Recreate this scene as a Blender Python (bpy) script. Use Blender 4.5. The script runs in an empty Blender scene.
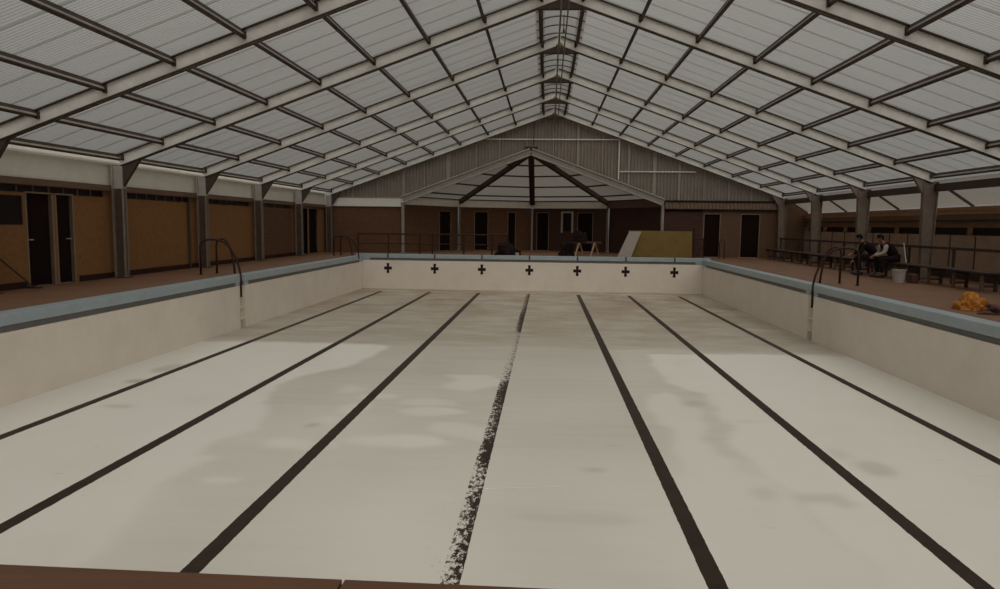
import bpy, bmesh, math, random
from math import sin, cos, pi, radians, floor as fl
from mathutils import Vector, Matrix, noise

random.seed(7)
sc = bpy.context.scene
col = bpy.data.collections.new('pool_hall'); sc.collection.children.link(col)

# ------------------------------------------------------------------ materials
def mat(name, base, rough=0.7, noise_amt=0.0, noise_scale=3.0, base2=None, metal=0.0, bump=0.0, bump_scale=40, spec=None, stretch=(1, 1, 1)):
    m = bpy.data.materials.new(name); m.use_nodes = True
    nt = m.node_tree; b = nt.nodes['Principled BSDF']
    b.inputs['Roughness'].default_value = rough
    b.inputs['Metallic'].default_value = metal
    if spec is not None: b.inputs['Specular IOR Level'].default_value = spec
    b.inputs['Base Color'].default_value = (*base, 1)
    if noise_amt > 0 or base2 is not None or bump > 0:
        geo = nt.nodes.new('ShaderNodeNewGeometry')
        mp = nt.nodes.new('ShaderNodeMapping'); mp.inputs['Scale'].default_value = stretch
        nt.links.new(geo.outputs['Position'], mp.inputs['Vector'])
    if noise_amt > 0 or base2 is not None:
        n = nt.nodes.new('ShaderNodeTexNoise'); n.inputs['Scale'].default_value = noise_scale
        n.inputs['Detail'].default_value = 5; n.inputs['Roughness'].default_value = .65
        nt.links.new(mp.outputs[0], n.inputs['Vector'])
        r = nt.nodes.new('ShaderNodeMapRange'); r.inputs['From Min'].default_value = .3; r.inputs['From Max'].default_value = .7
        nt.links.new(n.outputs['Fac'], r.inputs['Value'])
        mx = nt.nodes.new('ShaderNodeMix'); mx.data_type = 'RGBA'
        c2 = base2 if base2 is not None else tuple(c * (1 - noise_amt) for c in base)
        mx.inputs['A'].default_value = (*base, 1); mx.inputs['B'].default_value = (*c2, 1)
        nt.links.new(r.outputs[0], mx.inputs['Factor']); nt.links.new(mx.outputs['Result'], b.inputs['Base Color'])
    if bump > 0:
        n2 = nt.nodes.new('ShaderNodeTexNoise'); n2.inputs['Scale'].default_value = bump_scale; n2.inputs['Detail'].default_value = 4
        nt.links.new(mp.outputs[0], n2.inputs['Vector'])
        bp = nt.nodes.new('ShaderNodeBump'); bp.inputs['Strength'].default_value = bump; bp.inputs['Distance'].default_value = .01
        nt.links.new(n2.outputs['Fac'], bp.inputs['Height']); nt.links.new(bp.outputs[0], b.inputs['Normal'])
    return m

def brick_mat(name, c1, c2, mortar):
    m = bpy.data.materials.new(name); m.use_nodes = True
    nt = m.node_tree; b = nt.nodes['Principled BSDF']; b.inputs['Roughness'].default_value = .85
    tc = nt.nodes.new('ShaderNodeTexCoord'); sp = nt.nodes.new('ShaderNodeSeparateXYZ'); nt.links.new(tc.outputs['Object'], sp.inputs[0])
    cb = nt.nodes.new('ShaderNodeCombineXYZ')
    ad = nt.nodes.new('ShaderNodeMath'); ad.operation = 'ADD'
    nt.links.new(sp.outputs['X'], ad.inputs[0]); nt.links.new(sp.outputs['Y'], ad.inputs[1])
    nt.links.new(ad.outputs[0], cb.inputs['X']); nt.links.new(sp.outputs['Z'], cb.inputs['Y'])
    br = nt.nodes.new('ShaderNodeTexBrick'); br.inputs['Scale'].default_value = 1
    br.inputs['Brick Width'].default_value = .23; br.inputs['Row Height'].default_value = .08
    br.inputs['Mortar Size'].default_value = .006
    br.inputs['Color1'].default_value = (*c1, 1); br.inputs['Color2'].default_value = (*c2, 1); br.inputs['Mortar'].default_value = (*mortar, 1)
    nt.links.new(cb.outputs[0], br.inputs['Vector']); nt.links.new(br.outputs['Color'], b.inputs['Base Color'])
    return m

def sheet_mat(name, tint, clear=0.6, graze=0.13):
    """glass-fibre sheet: mostly diffusing, passes less light the more obliquely it is crossed"""
    m = bpy.data.materials.new(name); m.use_nodes = True
    nt = m.node_tree; nt.nodes.remove(nt.nodes['Principled BSDF']); out = nt.nodes['Material Output']
    tl = nt.nodes.new('ShaderNodeBsdfTranslucent'); tp = nt.nodes.new('ShaderNodeBsdfTransparent'); df = nt.nodes.new('ShaderNodeBsdfDiffuse')
    geo = nt.nodes.new('ShaderNodeNewGeometry'); mp = nt.nodes.new('ShaderNodeMapping'); mp.inputs['Scale'].default_value = (.25, 1.2, .25)
    nt.links.new(geo.outputs['Position'], mp.inputs['Vector'])
    n = nt.nodes.new('ShaderNodeTexNoise'); n.inputs['Scale'].default_value = 2.2; n.inputs['Detail'].default_value = 5
    nt.links.new(mp.outputs[0], n.inputs['Vector'])
    mx = nt.nodes.new('ShaderNodeMix'); mx.data_type = 'RGBA'
    mx.inputs['A'].default_value = (*tint, 1); mx.inputs['B'].default_value = (*(c * .80 for c in tint), 1)
    nt.links.new(n.outputs['Fac'], mx.inputs['Factor']); nt.links.new(mx.outputs['Result'], tl.inputs['Color'])
    tp.inputs['Color'].default_value = (*tint, 1); df.inputs['Color'].default_value = (.34, .33, .30, 1)
    m1 = nt.nodes.new('ShaderNodeMixShader'); m1.inputs[0].default_value = clear
    nt.links.new(tl.outputs[0], m1.inputs[1]); nt.links.new(tp.outputs[0], m1.inputs[2])
    lw = nt.nodes.new('ShaderNodeLayerWeight'); lw.inputs['Blend'].default_value = .5
    r = nt.nodes.new('ShaderNodeMapRange'); r.inputs['To Min'].default_value = .08; r.inputs['To Max'].default_value = 1 - graze
    nt.links.new(lw.outputs['Facing'], r.inputs['Value'])
    m2 = nt.nodes.new('ShaderNodeMixShader'); nt.links.new(r.outputs[0], m2.inputs[0])
    nt.links.new(m1.outputs[0], m2.inputs[1]); nt.links.new(df.outputs[0], m2.inputs[2]); nt.links.new(m2.outputs[0], out.inputs['Surface'])
    return m

M = {}
M['sheet'] = sheet_mat('translucent_roof_sheet', (.74, .735, .71))
M['flange'] = mat('brown_steel_edge', (.060, .036, .025), .75, .25, 6)
M['web'] = mat('pale_painted_steel', (.78, .755, .70), .65, .16, 5)
M['web_dull'] = mat('dull_painted_steel', (.30, .26, .225), .7, .25, 5)
M['col_brown'] = mat('brown_column_face', (.085, .050, .034), .8, .35, 6)
M['col_edge'] = mat('column_flange_paint', (.21, .165, .13), .75, .25, 6)
M['gusset'] = mat('dark_gusset_plate', (.05, .03, .02), .8)
M['deck'] = mat('brown_deck_paint', (.17, .080, .036), .65, 0, 1.3, (.12, .053, .022), bump=.2, bump_scale=25)
M['blue'] = mat('blue_coping_tile', (.335, .395, .425), .35, .15, 4)
M['slot'] = mat('gutter_slot_grey', (.155, .15, .14), .6, .2, 6)
M['poolwall'] = mat('cream_pool_paint', (.76, .68, .59), .6, .10, 1.6)
M['wallrear'] = mat('dull_brown_wall_sheeting', (.125, .066, .036), .85, 0, 14, (.095, .048, .026))
M['head'] = mat('column_head_paint', (.40, .37, .325), .7, .2, 5)
M['colr'] = mat('dark_column_paint', (.21, .165, .13), .75, .3, 5)
M['sheetdull'] = sheet_mat('dull_sheet', (.50, .465, .405))  # roof sheet in a darker tint, for far bay and lean-to
M['black'] = mat('black_lane_paint', (.018, .009, .006), .7, spec=.2)
M['wallbrown'] = mat('brown_wall_sheeting', (.245, .110, .034), .85, 0, 14, (.175, .076, .020))
M['fascia'] = mat('cream_fascia_board', (.74, .71, .63), .7, .12, 3)
M['beam'] = mat('brown_timber_beam', (.16, .095, .06), .75, .3, 5, stretch=(1, .2, 1))
M['doordark'] = mat('dark_door_leaf', (.012, .005, .004), .9, spec=.1)
M['glassdark'] = mat('dark_window_glass', (.012, .006, .005), .35, spec=.2)
M['frame'] = mat('pale_door_frame', (.24, .175, .115), .75, .2, 8)
M['brick'] = brick_mat('brown_brick', (.115, .046, .016), (.085, .034, .014), (.12, .065, .030))
M['brickred'] = brick_mat('dark_red_brick', (.058, .018, .010), (.042, .014, .009), (.055, .026, .016))
M['gable'] = mat('grey_gable_sheeting', (.235, .195, .16), .7, .2, 2)
M['gable_stud'] = mat('pale_gable_strip', (.30, .27, .235), .7, .15, 3)
M['rail'] = mat('dark_red_rail_paint', (.030, .010, .007), .55, spec=.25)
M['railbrown'] = mat('dark_brown_timber', (.045, .022, .014), .7, .3, 8)
M['panel'] = mat('pale_fence_panel', (.40, .27, .185), .8, 0, 2.5, (.30, .19, .125))
M['panelbrown'] = mat('brown_boarding', (.20, .105, .05), .8, .3, 6, stretch=(1, .3, 1))
M['plate'] = mat('tan_timber_plate', (.42, .20, .08), .75, .3, 6)
M['plank'] = mat('brown_plank', (.105, .044, .018), .8, 0, 6, (.078, .030, .013), stretch=(.25, 3, 3), bump=.3, bump_scale=18)
M['timber'] = mat('raw_sawn_timber', (.36, .22, .12), .8, .25, 10)
M['ply'] = mat('yellow_green_board', (.18, .112, .018), .75, 0, 2.2, (.135, .078, .012))
M['plaster'] = mat('pale_board', (.36, .31, .27), .8, .1, 3)
M['tarp'] = mat('orange_cloth', (.50, .19, .012), .8, 0, 9, (.26, .075, .008))
M['bundle'] = mat('dark_brown_cloth', (.09, .035, .022), .8, .3, 10)
M['darkcloth'] = mat('near_black_cloth', (.016, .010, .010), .95, spec=.1)
M['denim'] = mat('dark_trouser_cloth', (.018, .012, .012), .95, spec=.1)
M['sleeve'] = mat('pale_sleeve_cloth', (.38, .33, .29), .85)
M['skin'] = mat('skin', (.26, .12, .08), .6)
M['hair'] = mat('dark_hair', (.010, .006, .005), .8, spec=.1)
M['shoe'] = mat('shoe_leather', (.02, .014, .012), .5)
M['white'] = mat('white_plastic', (.42, .39, .35), .5, .2, 12)
M['cord'] = mat('white_cord', (.72, .70, .66), .6)
M['lamp'] = mat('tarnished_yellow_housing', (.10, .075, .035), .5)
M['pipe'] = mat('grey_brown_pipe', (.15, .12, .095), .55)
M['ground'] = mat('outside_earth', (.10, .085, .06), .9)

# pool floor paint: lanes, damp patches (mesh attribute), peeled centre line
def floor_mat():
    m = bpy.data.materials.new('white_pool_floor_paint'); m.use_nodes = True
    nt = m.node_tree; N = nt.nodes; L = nt.links; b = N['Principled BSDF']
    geo = N.new('ShaderNodeNewGeometry'); sp = N.new('ShaderNodeSeparateXYZ'); L.new(geo.outputs['Position'], sp.inputs[0])
    def math_(op, a, c=None, d=None):
        n = N.new('ShaderNodeMath'); n.operation = op
        for i, v in enumerate((a, c, d)):
            if v is None: continue
            if isinstance(v, (int, float)): n.inputs[i].default_value = v
            else: L.new(v, n.inputs[i])
        return n.outputs[0]
    def noise_(scale, st=(1, 1, 1), detail=6, rough=.6):
        mp = N.new('ShaderNodeMapping'); mp.inputs['Scale'].default_value = st; L.new(geo.outputs['Position'], mp.inputs['Vector'])
        n = N.new('ShaderNodeTexNoise'); n.inputs['Scale'].default_value = scale; n.inputs['Detail'].default_value = detail; n.inputs['Roughness'].default_value = rough
        L.new(mp.outputs[0], n.inputs['Vector']); return n.outputs['Fac']
    def mr(v, a, c, d=0, e=1):
        n = N.new('ShaderNodeMapRange'); n.inputs['From Min'].default_value = a; n.inputs['From Max'].default_value = c
        n.inputs['To Min'].default_value = d; n.inputs['To Max'].default_value = e; L.new(v, n.inputs['Value']); return n.outputs[0]
    def mix(f, a, c):
        n = N.new('ShaderNodeMix'); n.data_type = 'RGBA'; L.new(f, n.inputs['Factor'])
        for k, v in (('A', a), ('B', c)):
            if isinstance(v, tuple): n.inputs[k].default_value = (*v, 1)
            else: L.new(v, n.inputs[k])
        return n.outputs['Result']
    def attr(nm):
        a = N.new('ShaderNodeAttribute'); a.attribute_name = nm; return a.outputs['Fac']
    x, y = sp.outputs['X'], sp.outputs['Y']
    damp, dirt = attr('damp'), attr('dirt')
    blotch = noise_(.8, (1, 1, 1)); streak = noise_(2.2, (.25, 2.2, 1)); fine = noise_(9, (1, 1, 1))
    dampf = math_('MULTIPLY', damp, mr(streak, .3, .7, .75, 1.1))
    c = mix(dampf, (.72, .69, .625), (.50, .462, .395))
    c = mix(math_('MULTIPLY', mr(blotch, .5, .8), .28), c, (.60, .55, .47))
    c = mix(math_('MULTIPLY', mr(fine, .62, .75), .18), c, (.62, .58, .50))
    # dirty far end
    dm = math_('MULTIPLY', dirt, mr(noise_(1.3, (.45, 1.1, 1), 6, .7), .32, .68, .25, 1.2))
    c = mix(dm, c, (.36, .30, .225))
    # rusty patches by the far wall
    far = math_('MULTIPLY', mr(y, 17.0, 26.5), mr(noise_(1.0, (.75, .36, 1)), .47, .60))
    c = mix(math_('MULTIPLY', far, .62), c, (.27, .175, .105))
    pale = math_('MULTIPLY', dirt, mr(noise_(1.9, (.35, 1.3, 1), 6, .7), .56, .68))
    c = mix(math_('MULTIPLY', pale, .6), c, (.60, .55, .46))
    foot = math_('MULTIPLY', mr(y, 28.9, 29.6), mr(noise_(1.6, (1, .2, 1)), .35, .6))
    c = mix(math_('MULTIPLY', foot, .5), c, (.30, .19, .10))
    # small rust spots
    sp2 = mr(noise_(1.7, (1, 2.5, 1), 3), .70, .80)
    c = mix(math_('MULTIPLY', sp2, .4), c, (.42, .33, .26))
    # lane lines
    pp = math_('PINGPONG', x, 1.0)
    edge = math_('ADD', .078, math_('MULTIPLY', math_('SUBTRACT', fine, .5), .02))
    line = math_('LESS_THAN', pp, edge)
    line = math_('MULTIPLY', line, math_('LESS_THAN', math_('ABSOLUTE', x), 6.5))
    line = math_('MULTIPLY', line, math_('LESS_THAN', y, 28.45))
    # centre line peels
    ramp = N.new('ShaderNodeValToRGB'); cr = ramp.color_ramp; cr.interpolation = 'LINEAR'
    L.new(mr(y, 2, 30), ramp.inputs['Fac'])
    pts = [(2, .50), (3.5, .52), (5.2, .46), (6.6, .45), (7.4, .55), (7.9, .20), (9.0, .42), (10.2, .38), (11.2, .20), (12.2, .55), (13.5, .66), (17.6, .70), (18.2, .36), (21, .26), (24, .42), (30, .38)]
    while len(cr.elements) > 1: cr.elements.remove(cr.elements[0])
    cr.elements[0].position = 0; cr.elements[0].color = (.50,) * 3 + (1,)
    for yy, v in pts[1:]:
        e = cr.elements.new((yy - 2) / 28); e.color = (v, v, v, 1)
    peelamt = N.new('ShaderNodeRGBToBW'); L.new(ramp.outputs['Color'], peelamt.inputs[0])
    side = mr(x, -.08, .08, .16, -.17)
    lvl = math_('ADD', peelamt.outputs[0], side)
    pn = mr(noise_(20, (1.2, .6, 1), 8, .8), .34, .66)
    keep = math_('GREATER_THAN', pn, lvl)
    centre = math_('LESS_THAN', math_('ABSOLUTE', x), 1.0)
    keepf = math_('MAXIMUM', keep, math_('SUBTRACT', 1.0, centre))
    line = math_('MULTIPLY', line, keepf)
    # flecks beside the peeled line
    fleck = math_('MULTIPLY', mr(noise_(16, (1.2, .5, 1), 6, .75), .60, .66), math_('MULTIPLY', mr(math_('ABSOLUTE', math_('ADD', x, .14)), .16, .03), mr(y, 16, 6)))
    c = mix(math_('MULTIPLY', fleck, .5), c, (.30, .26, .22))
    lc = mix(mr(noise_(5), .3, .7), (.020, .010, .005), (.034, .019, .011))
    c = mix(line, c, lc)
    L.new(c, b.inputs['Base Color'])
    r = mr(dampf, 0, 1, .62, .42); L.new(r, b.inputs['Roughness'])
    b.inputs['Specular IOR Level'].default_value = .22
    return m
M['poolfloor'] = floor_mat()

# ------------------------------------------------------------------ mesh helpers
class MB:
    def __init__(s): s.v = []; s.f = []; s.mi = []; s.mats = []
    def m(s, name):
        if name not in s.mats: s.mats.append(name)
        return s.mats.index(name)
    def add(s, vs, fs, mt):
        o = len(s.v); s.v += [tuple(v) for v in vs]; k = s.m(mt)
        for f in fs: s.f.append(tuple(i + o for i in f)); s.mi.append(k)
    def box(s, a, b, mt):
        x0, y0, z0 = a; x1, y1, z1 = b
        x0, x1 = sorted((x0, x1)); y0, y1 = sorted((y0, y1)); z0, z1 = sorted((z0, z1))
        s.add([(x0, y0, z0), (x1, y0, z0), (x1, y1, z0), (x0, y1, z0), (x0, y0, z1), (x1, y0, z1), (x1, y1, z1), (x0, y1, z1)],
              [(3, 2, 1, 0), (4, 5, 6, 7), (0, 1, 5, 4), (1, 2, 6, 5), (2, 3, 7, 6), (3, 0, 4, 7)], mt)
    def bar(s, p, q, w, h, mt, up=(0, 0, 1), wa=None, ha=None):
        """box beam from p to q; w across, h along the up side; optional end sizes"""
        p, q = Vector(p), Vector(q); d = (q - p).normalized(); u = Vector(up)
        sd = d.cross(u)
        if sd.length < 1e-4: sd = d.cross(Vector((0, 1, 0)))
        sd.normalize(); u = sd.cross(d).normalized()
        vs = []
        for c, ww, hh in ((p, w, h), (q, wa or w, ha or h)):
            for a, b_ in ((-1, -1), (1, -1), (1, 1), (-1, 1)): vs.append(c + sd * a * ww / 2 + u * b_ * hh / 2)
        s.add(vs, [(3, 2, 1, 0), (4, 5, 6, 7), (0, 1, 5, 4), (1, 2, 6, 5), (2, 3, 7, 6), (3, 0, 4, 7)], mt)
    def prism(s, poly, axis, a, b, mt):
        """poly in the two other axes, extruded along axis from a to b"""
        n = len(poly)
        def P(p, t):
            if axis == 'y': return (p[0], t, p[1])
            if axis == 'x': return (t, p[0], p[1])
            return (p[0], p[1], t)
        s.add([P(p, a) for p in poly] + [P(p, b) for p in poly],
              [tuple(range(n))[::-1], tuple(range(n, 2 * n))] + [(i, (i + 1) % n, n + (i + 1) % n, n + i) for i in range(n)], mt)
    def tube(s, pts, r, mt, n=10, cap=True):
        pts = [Vector(p) for p in pts]; rings = []
        ref = Vector((0, 0, 1))
        d0 = (pts[1] - pts[0]).normalized()
        if abs(d0.dot(ref)) > .95: ref = Vector((0, 1, 0))
        a = d0.cross(ref).normalized()
        vs = []
        for i, p in enumerate(pts):
            if i == 0: d = (pts[1] - pts[0])
            elif i == len(pts) - 1: d = (pts[-1] - pts[-2])
            else: d = (pts[i + 1] - pts[i - 1])
            d.normalize(); a = (a - d * a.dot(d)).normalized(); b_ = d.cross(a)
            rr = r[i] if isinstance(r, (list, tuple)) else r
            for k in range(n):
                t = 2 * pi * k / n; vs.append(p + (a * cos(t) + b_ * sin(t)) * rr)
        fs = []
        for i in range(len(pts) - 1):
            for k in range(n):
                fs.append((i * n + k, i * n + (k + 1) % n, (i + 1) * n + (k + 1) % n, (i + 1) * n + k))
        if cap: fs.append(tuple(range(n))[::-1]); fs.append(tuple(range((len(pts) - 1) * n, len(pts) * n)))
        s.add(vs, fs, mt)
    def lathe(s, prof, mt, n=24, c=(0, 0, 0)):
        vs = []; fs = []
        for r, z in prof:
            for k in range(n): t = 2 * pi * k / n; vs.append((c[0] + r * cos(t), c[1] + r * sin(t), c[2] + z))
        for i in range(len(prof) - 1):
            for k in range(n): fs.append((i * n + k, i * n + (k + 1) % n, (i + 1) * n + (k + 1) % n, (i + 1) * n + k))
        s.add(vs, fs, mt)
    def build(s, name, parent=None, loc=(0, 0, 0), rz=0, smooth=False, bevel=0):
        me = bpy.data.meshes.new(name); me.from_pydata(s.v, [], s.f)
        for n_ in s.mats: me.materials.append(M[n_])
        me.polygons.foreach_set('material_index', s.mi)
        bm = bmesh.new(); bm.from_mesh(me); bmesh.ops.recalc_face_normals(bm, faces=bm.faces); bm.to_mesh(me); bm.free()
        if smooth: me.polygons.foreach_set('use_smooth', [True] * len(me.polygons))
        me.update()
        o = bpy.data.objects.new(name, me); col.objects.link(o)
        if parent is not None: o.parent = parent
        o.location = loc; o.rotation_euler = (0, 0, rz)
        if bevel:
            b = o.modifiers.new('bevel', 'BEVEL'); b.width = bevel; b.segments = 2; b.limit_method = 'ANGLE'
        return o

def tag(o, label=None, cat=None, group=None, kind=None):
    if label: o['label'] = label
    if cat: o['category'] = cat
    if group: o['group'] = group
    if kind: o['kind'] = kind
    return o
def empty(name, loc=(0, 0, 0), rz=0):
    o = bpy.data.objects.new(name, None); col.objects.link(o); o.location = loc; o.rotation_euler = (0, 0, rz); o.empty_display_size = .2
    return o
def copy_tree(o, parent=None):
    c = o.copy(); col.objects.link(c)
    if parent is not None: c.parent = parent
    for ch in list(o.children): copy_tree(ch, c)
    return c
def S(o, label, cat=None): return tag(o, label, cat, kind='structure')

def grid_wall(mb, L, z0, z1, t, holes, mt):
    """wall in local frame: x 0..L, y 0..t, with rectangular holes (u0,u1,v0,v1)"""
    us = sorted({0, L, *[h[0] for h in holes], *[h[1] for h in holes]}); vs = sorted({z0, z1, *[h[2] for h in holes], *[h[3] for h in holes]})
    for i in range(len(us) - 1):
        run = None
        for j in range(len(vs) - 1):
            cu, cv = (us[i] + us[i + 1]) / 2, (vs[j] + vs[j + 1]) / 2
            solid = not any(h[0] < cu < h[1] and h[2] < cv < h[3] for h in holes)
            if solid:
                if run is None: run = vs[j]
            elif run is not None:
                mb.box((us[i], 0, run), (us[i + 1], t, vs[j]), mt); run = None
        if run is not None: mb.box((us[i], 0, run), (us[i + 1], t, z1), mt)

# ------------------------------------------------------------------ layout constants (metres; deck level is z = 0)
RX = .94; SL = .36; RT = 6.59; HW = 10.25          # ridge line, roof pitch, top of rafter at ridge, half width
XL, XR, YF, YN = -7.077, 7.153, 29.66, 2.445        # pool inner faces
CL, CR = -9.37, 11.13                              # column lines
BAY = 4.07; Y0 = 16.2
PY = [Y0 + BAY * k for k in range(-5, 5)]
YE = PY[-1]
def zt(x): return RT - SL * abs(x - RX)
def zfl(y): return -1.4111 + .0043 * (YF - y)

# ------------------------------------------------------------------ pool floor
def inpoly(x, y, P):
    r = False; n = len(P)
    for i in range(n):
        x1, y1 = P[i]; x2, y2 = P[(i + 1) % n]
        if (y1 > y) != (y2 > y) and x < (x2 - x1) * (y - y1) / (y2 - y1) + x1: r = not r
    return r
PA = [(-7.6, 15.4), (-5.65, 15.55), (-4.13, 15.6), (-2.73, 15.46), (-2.8, 14.42), (-2.95, 13.08), (-3.59, 12.19), (-3.71, 11.32), (-3.48, 10.16), (-3.16, 9.41), (-3.07, 8.8), (-3.29, 8.17), (-3.29, 7.77), (-3.04, 7.69), (-3.13, 7.18), (-3.21, 6.56), (-3.09, 6.13), (-2.97, 5.77), (-2.87, 5.13), (-3.1, 4.5), (-3.5, 1), (-7.6, 1)]
PB = [(7.6, 15.3), (5.73, 15.40), (2.92, 15.10), (2.78, 13.56), (2.83, 12.57), (3.03, 11.7), (3.32, 11.51), (3.2, 11.16), (3.33, 10.58), (3.19, 10.29), (3.27, 9.62), (3.01, 8.93), (3.04, 8.42), (3.11, 7.92), (3.13, 7.51), (3.28, 6.99), (3.3, 6.3), (3.2, 1), (7.6, 1)]
PC = [(3.22, 6.7), (3.09, 7.51), (2.85, 7.73), (2.95, 8.23), (2.74, 8.27), (2.73, 8.99), (2.97, 9.52), (2.88, 9.92), (3.02, 10.45), (2.86, 10.83), (2.69, 11.55), (2.39, 11.3), (2.25, 10.46), (2.23, 9.84), (2.38, 9.22), (2.3, 8.53), (2.29, 8.05), (2.1, 7.3), (2.0, 6.2), (1.9, 1), (3.2, 1)]
SPOTS = [(-2.43, 8.25, .30, .22, 0, 0), (-2.3, 9.3, .18, .30, .1, 0), (-2.65, 6.95, .22, .14, 0, 0), (-2.05, 10.0, .22, .35, .1, 0), (-1.9, 10.7, .30, .2, .1, 0), (-1.15, 8.45, .7, .32, 0, 0),
         (-.9, 9.9, .55, .25, .1, 0), (3.0, 10.8, .2, .2, .8, .1), (4.42, 7.95, .20, .30, .6, .05), (4.2, 8.5, .12, .25, .4, 0), (3.45, 7.05, .32, .14, .55, .05), (3.68, 6.85, .14, .10, .5, .05), (2.9, 7.1, .12, .25, .45, .05),
         (-2.39, 9.04, .05, .10, 1, .9), (-6.15, 11.3, .25, .18, .6, .5), (-6.25, 12.4, .20, .5, .5, .3), (1.25, 7.7, .14, .06, .8, .45), (.95, 6.3, .6, .12, .6, .1), (3.6, 9.85, .35, .06, .4, .0), (-5.5, 9.75, .3, .12, .4, .2)]
def pool_floor():
    st = .06; nx = int((XR - XL) / st) + 1; ny = int((YF - YN) / st) + 1
    vs = []; damp = []; dirt = []
    for j in range(ny + 1):
        y = YN + (YF - YN) * j / ny
        for i in range(nx + 1):
            x = XL + (XR - XL) * i / nx
            vs.append((x, y, zfl(y)))
            jx = x + .10 * noise.noise((x * 2, y * 2, 0)); jy = y + .12 * noise.noise((x * 2, y * 2, 5))
            if y > 15.9: d, q = .9, min(1, (y - 15.3) / 1.2) * .72 + .28 * min(1, (y - 15.3) / 12)
            else:
                q = 0 if jy < 15.3 else .5 * min(1, (jy - 15.3) / .5)
                if inpoly(jx, jy, PA) or inpoly(jx, jy, PB): d = 0
                elif inpoly(jx, jy, PC): d = .12
                else:
                    d = .34 + .5 * max(0, min(1, (y - 6.5) / 8.5))
                    if x > 2.2 : d = .30 + .32 * max(0, min(1, (y - 6.5) / 6))
                    if y < 6.6: d *= max(.25, (y - 2) / 4.6)
                    d += .25 * noise.noise((x * .7, y * .5, 9)); q = max(q, .12 * max(0, (y - 10) / 6))
                    n = noise.noise((x * .8, y * 1.3, 2))
                    if -2.6 < x < 0 and 8 < y < 12.5 and n > .22: d *= .35
            for (sx_, sy_, ra, rb, ds, qs) in SPOTS:
                e = ((jx - sx_) / ra) ** 2 + ((jy - sy_) / rb) ** 2
                if e < 1: k_ = min(1, (1 - e) * 3); d = d * (1 - k_) + ds * k_; q = q * (1 - k_) + qs * k_
            damp.append(max(0, d)); dirt.append(max(0, q))
    W = nx + 1
    import numpy as np
    def soft(a):
        g = np.array(a).reshape(ny + 1, W)
        for _ in range(2):
            p = np.pad(g, 1, mode='edge'); g = (p[:-2, 1:-1] + p[2:, 1:-1] + p[1:-1, :-2] + p[1:-1, 2:] + 2 * p[1:-1, 1:-1]) / 6
        return g.ravel().tolist()
    damp, dirt = soft(damp), soft(dirt)
    fs = [(j * W + i, j * W + i + 1, (j + 1) * W + i + 1, (j + 1) * W + i) for j in range(ny) for i in range(nx)]
    me = bpy.data.meshes.new('pool_floor'); me.from_pydata(vs, [], fs); me.materials.append(M['poolfloor'])
    for nm, dat in (('damp', damp), ('dirt', dirt)):
        a = me.attributes.new(nm, 'FLOAT', 'POINT'); a.data.foreach_set('value', dat)
    o = bpy.data.objects.new('pool_floor', me); col.objects.link(o)
    S(o, 'white painted empty pool floor with seven dark lane lines and damp stains', 'pool floor')
pool_floor()

# pool walls (slot level down to floor)
RY0, RY1 = 17.46, 17.80     # ladder recess
def pool_side(name, X, sgn, label):
    mb = MB(); zb = -1.75
    # sgn -1: wall body extends to -x
    o = X + sgn * .35
    for a, b in ((YN, RY0), (RY1, YF)): mb.box((X, a, zb), (o, b, -.27), 'poolwall')
    mb.box((X + sgn * .14, RY0, zb), (o, RY1, -.02), 'poolwall')
    for z in (-1.15, -.85, -.55): mb.box((X + sgn * .03, RY0, z), (X + sgn * .14, RY1, z + .03), 'poolwall')
    S(mb.build(name), label, 'pool wall')
pool_side('pool_wall_left', XL, -1, 'cream side wall of the empty pool below the left walkway, with ladder recess')
pool_side('pool_wall_right', XR, 1, 'cream side wall of the empty pool on the bench side, with ladder recess')
mb = MB(); mb.box((XL - .3, YF, -1.75), (XR + .3, YF + .35, -.20), 'poolwall')
fw = S(mb.build('pool_wall_far'), 'cream far end wall of the pool with seven dark crosses', 'pool wall')
mb = MB(); mb.box((XL - .3, YN - .35, -1.75), (XR + .3, YN, -.0), 'poolwall')
S(mb.build('pool_wall_near'), 'cream near end wall of the pool under the planks', 'pool wall')
for i in range(7):
    x = 2 * (i - 3); mb = MB()
    w, a, h = .060, .165, .21; c = -.53
    poly = [(x - w, c + h), (x + w, c + h), (x + w * .8, c + w), (x + a, c + w * 1.1), (x + a, c - w * 1.1), (x + w * .8, c - w), (x + w, c - h), (x - w, c - h), (x - w * .8, c - w), (x - a, c - w * 1.1), (x - a, c + w * 1.1), (x - w * .8, c + w)]
    mb.prism(poly, 'y', YF - .004, YF + .01, 'black'); mb.build('lane_cross', fw)

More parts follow.
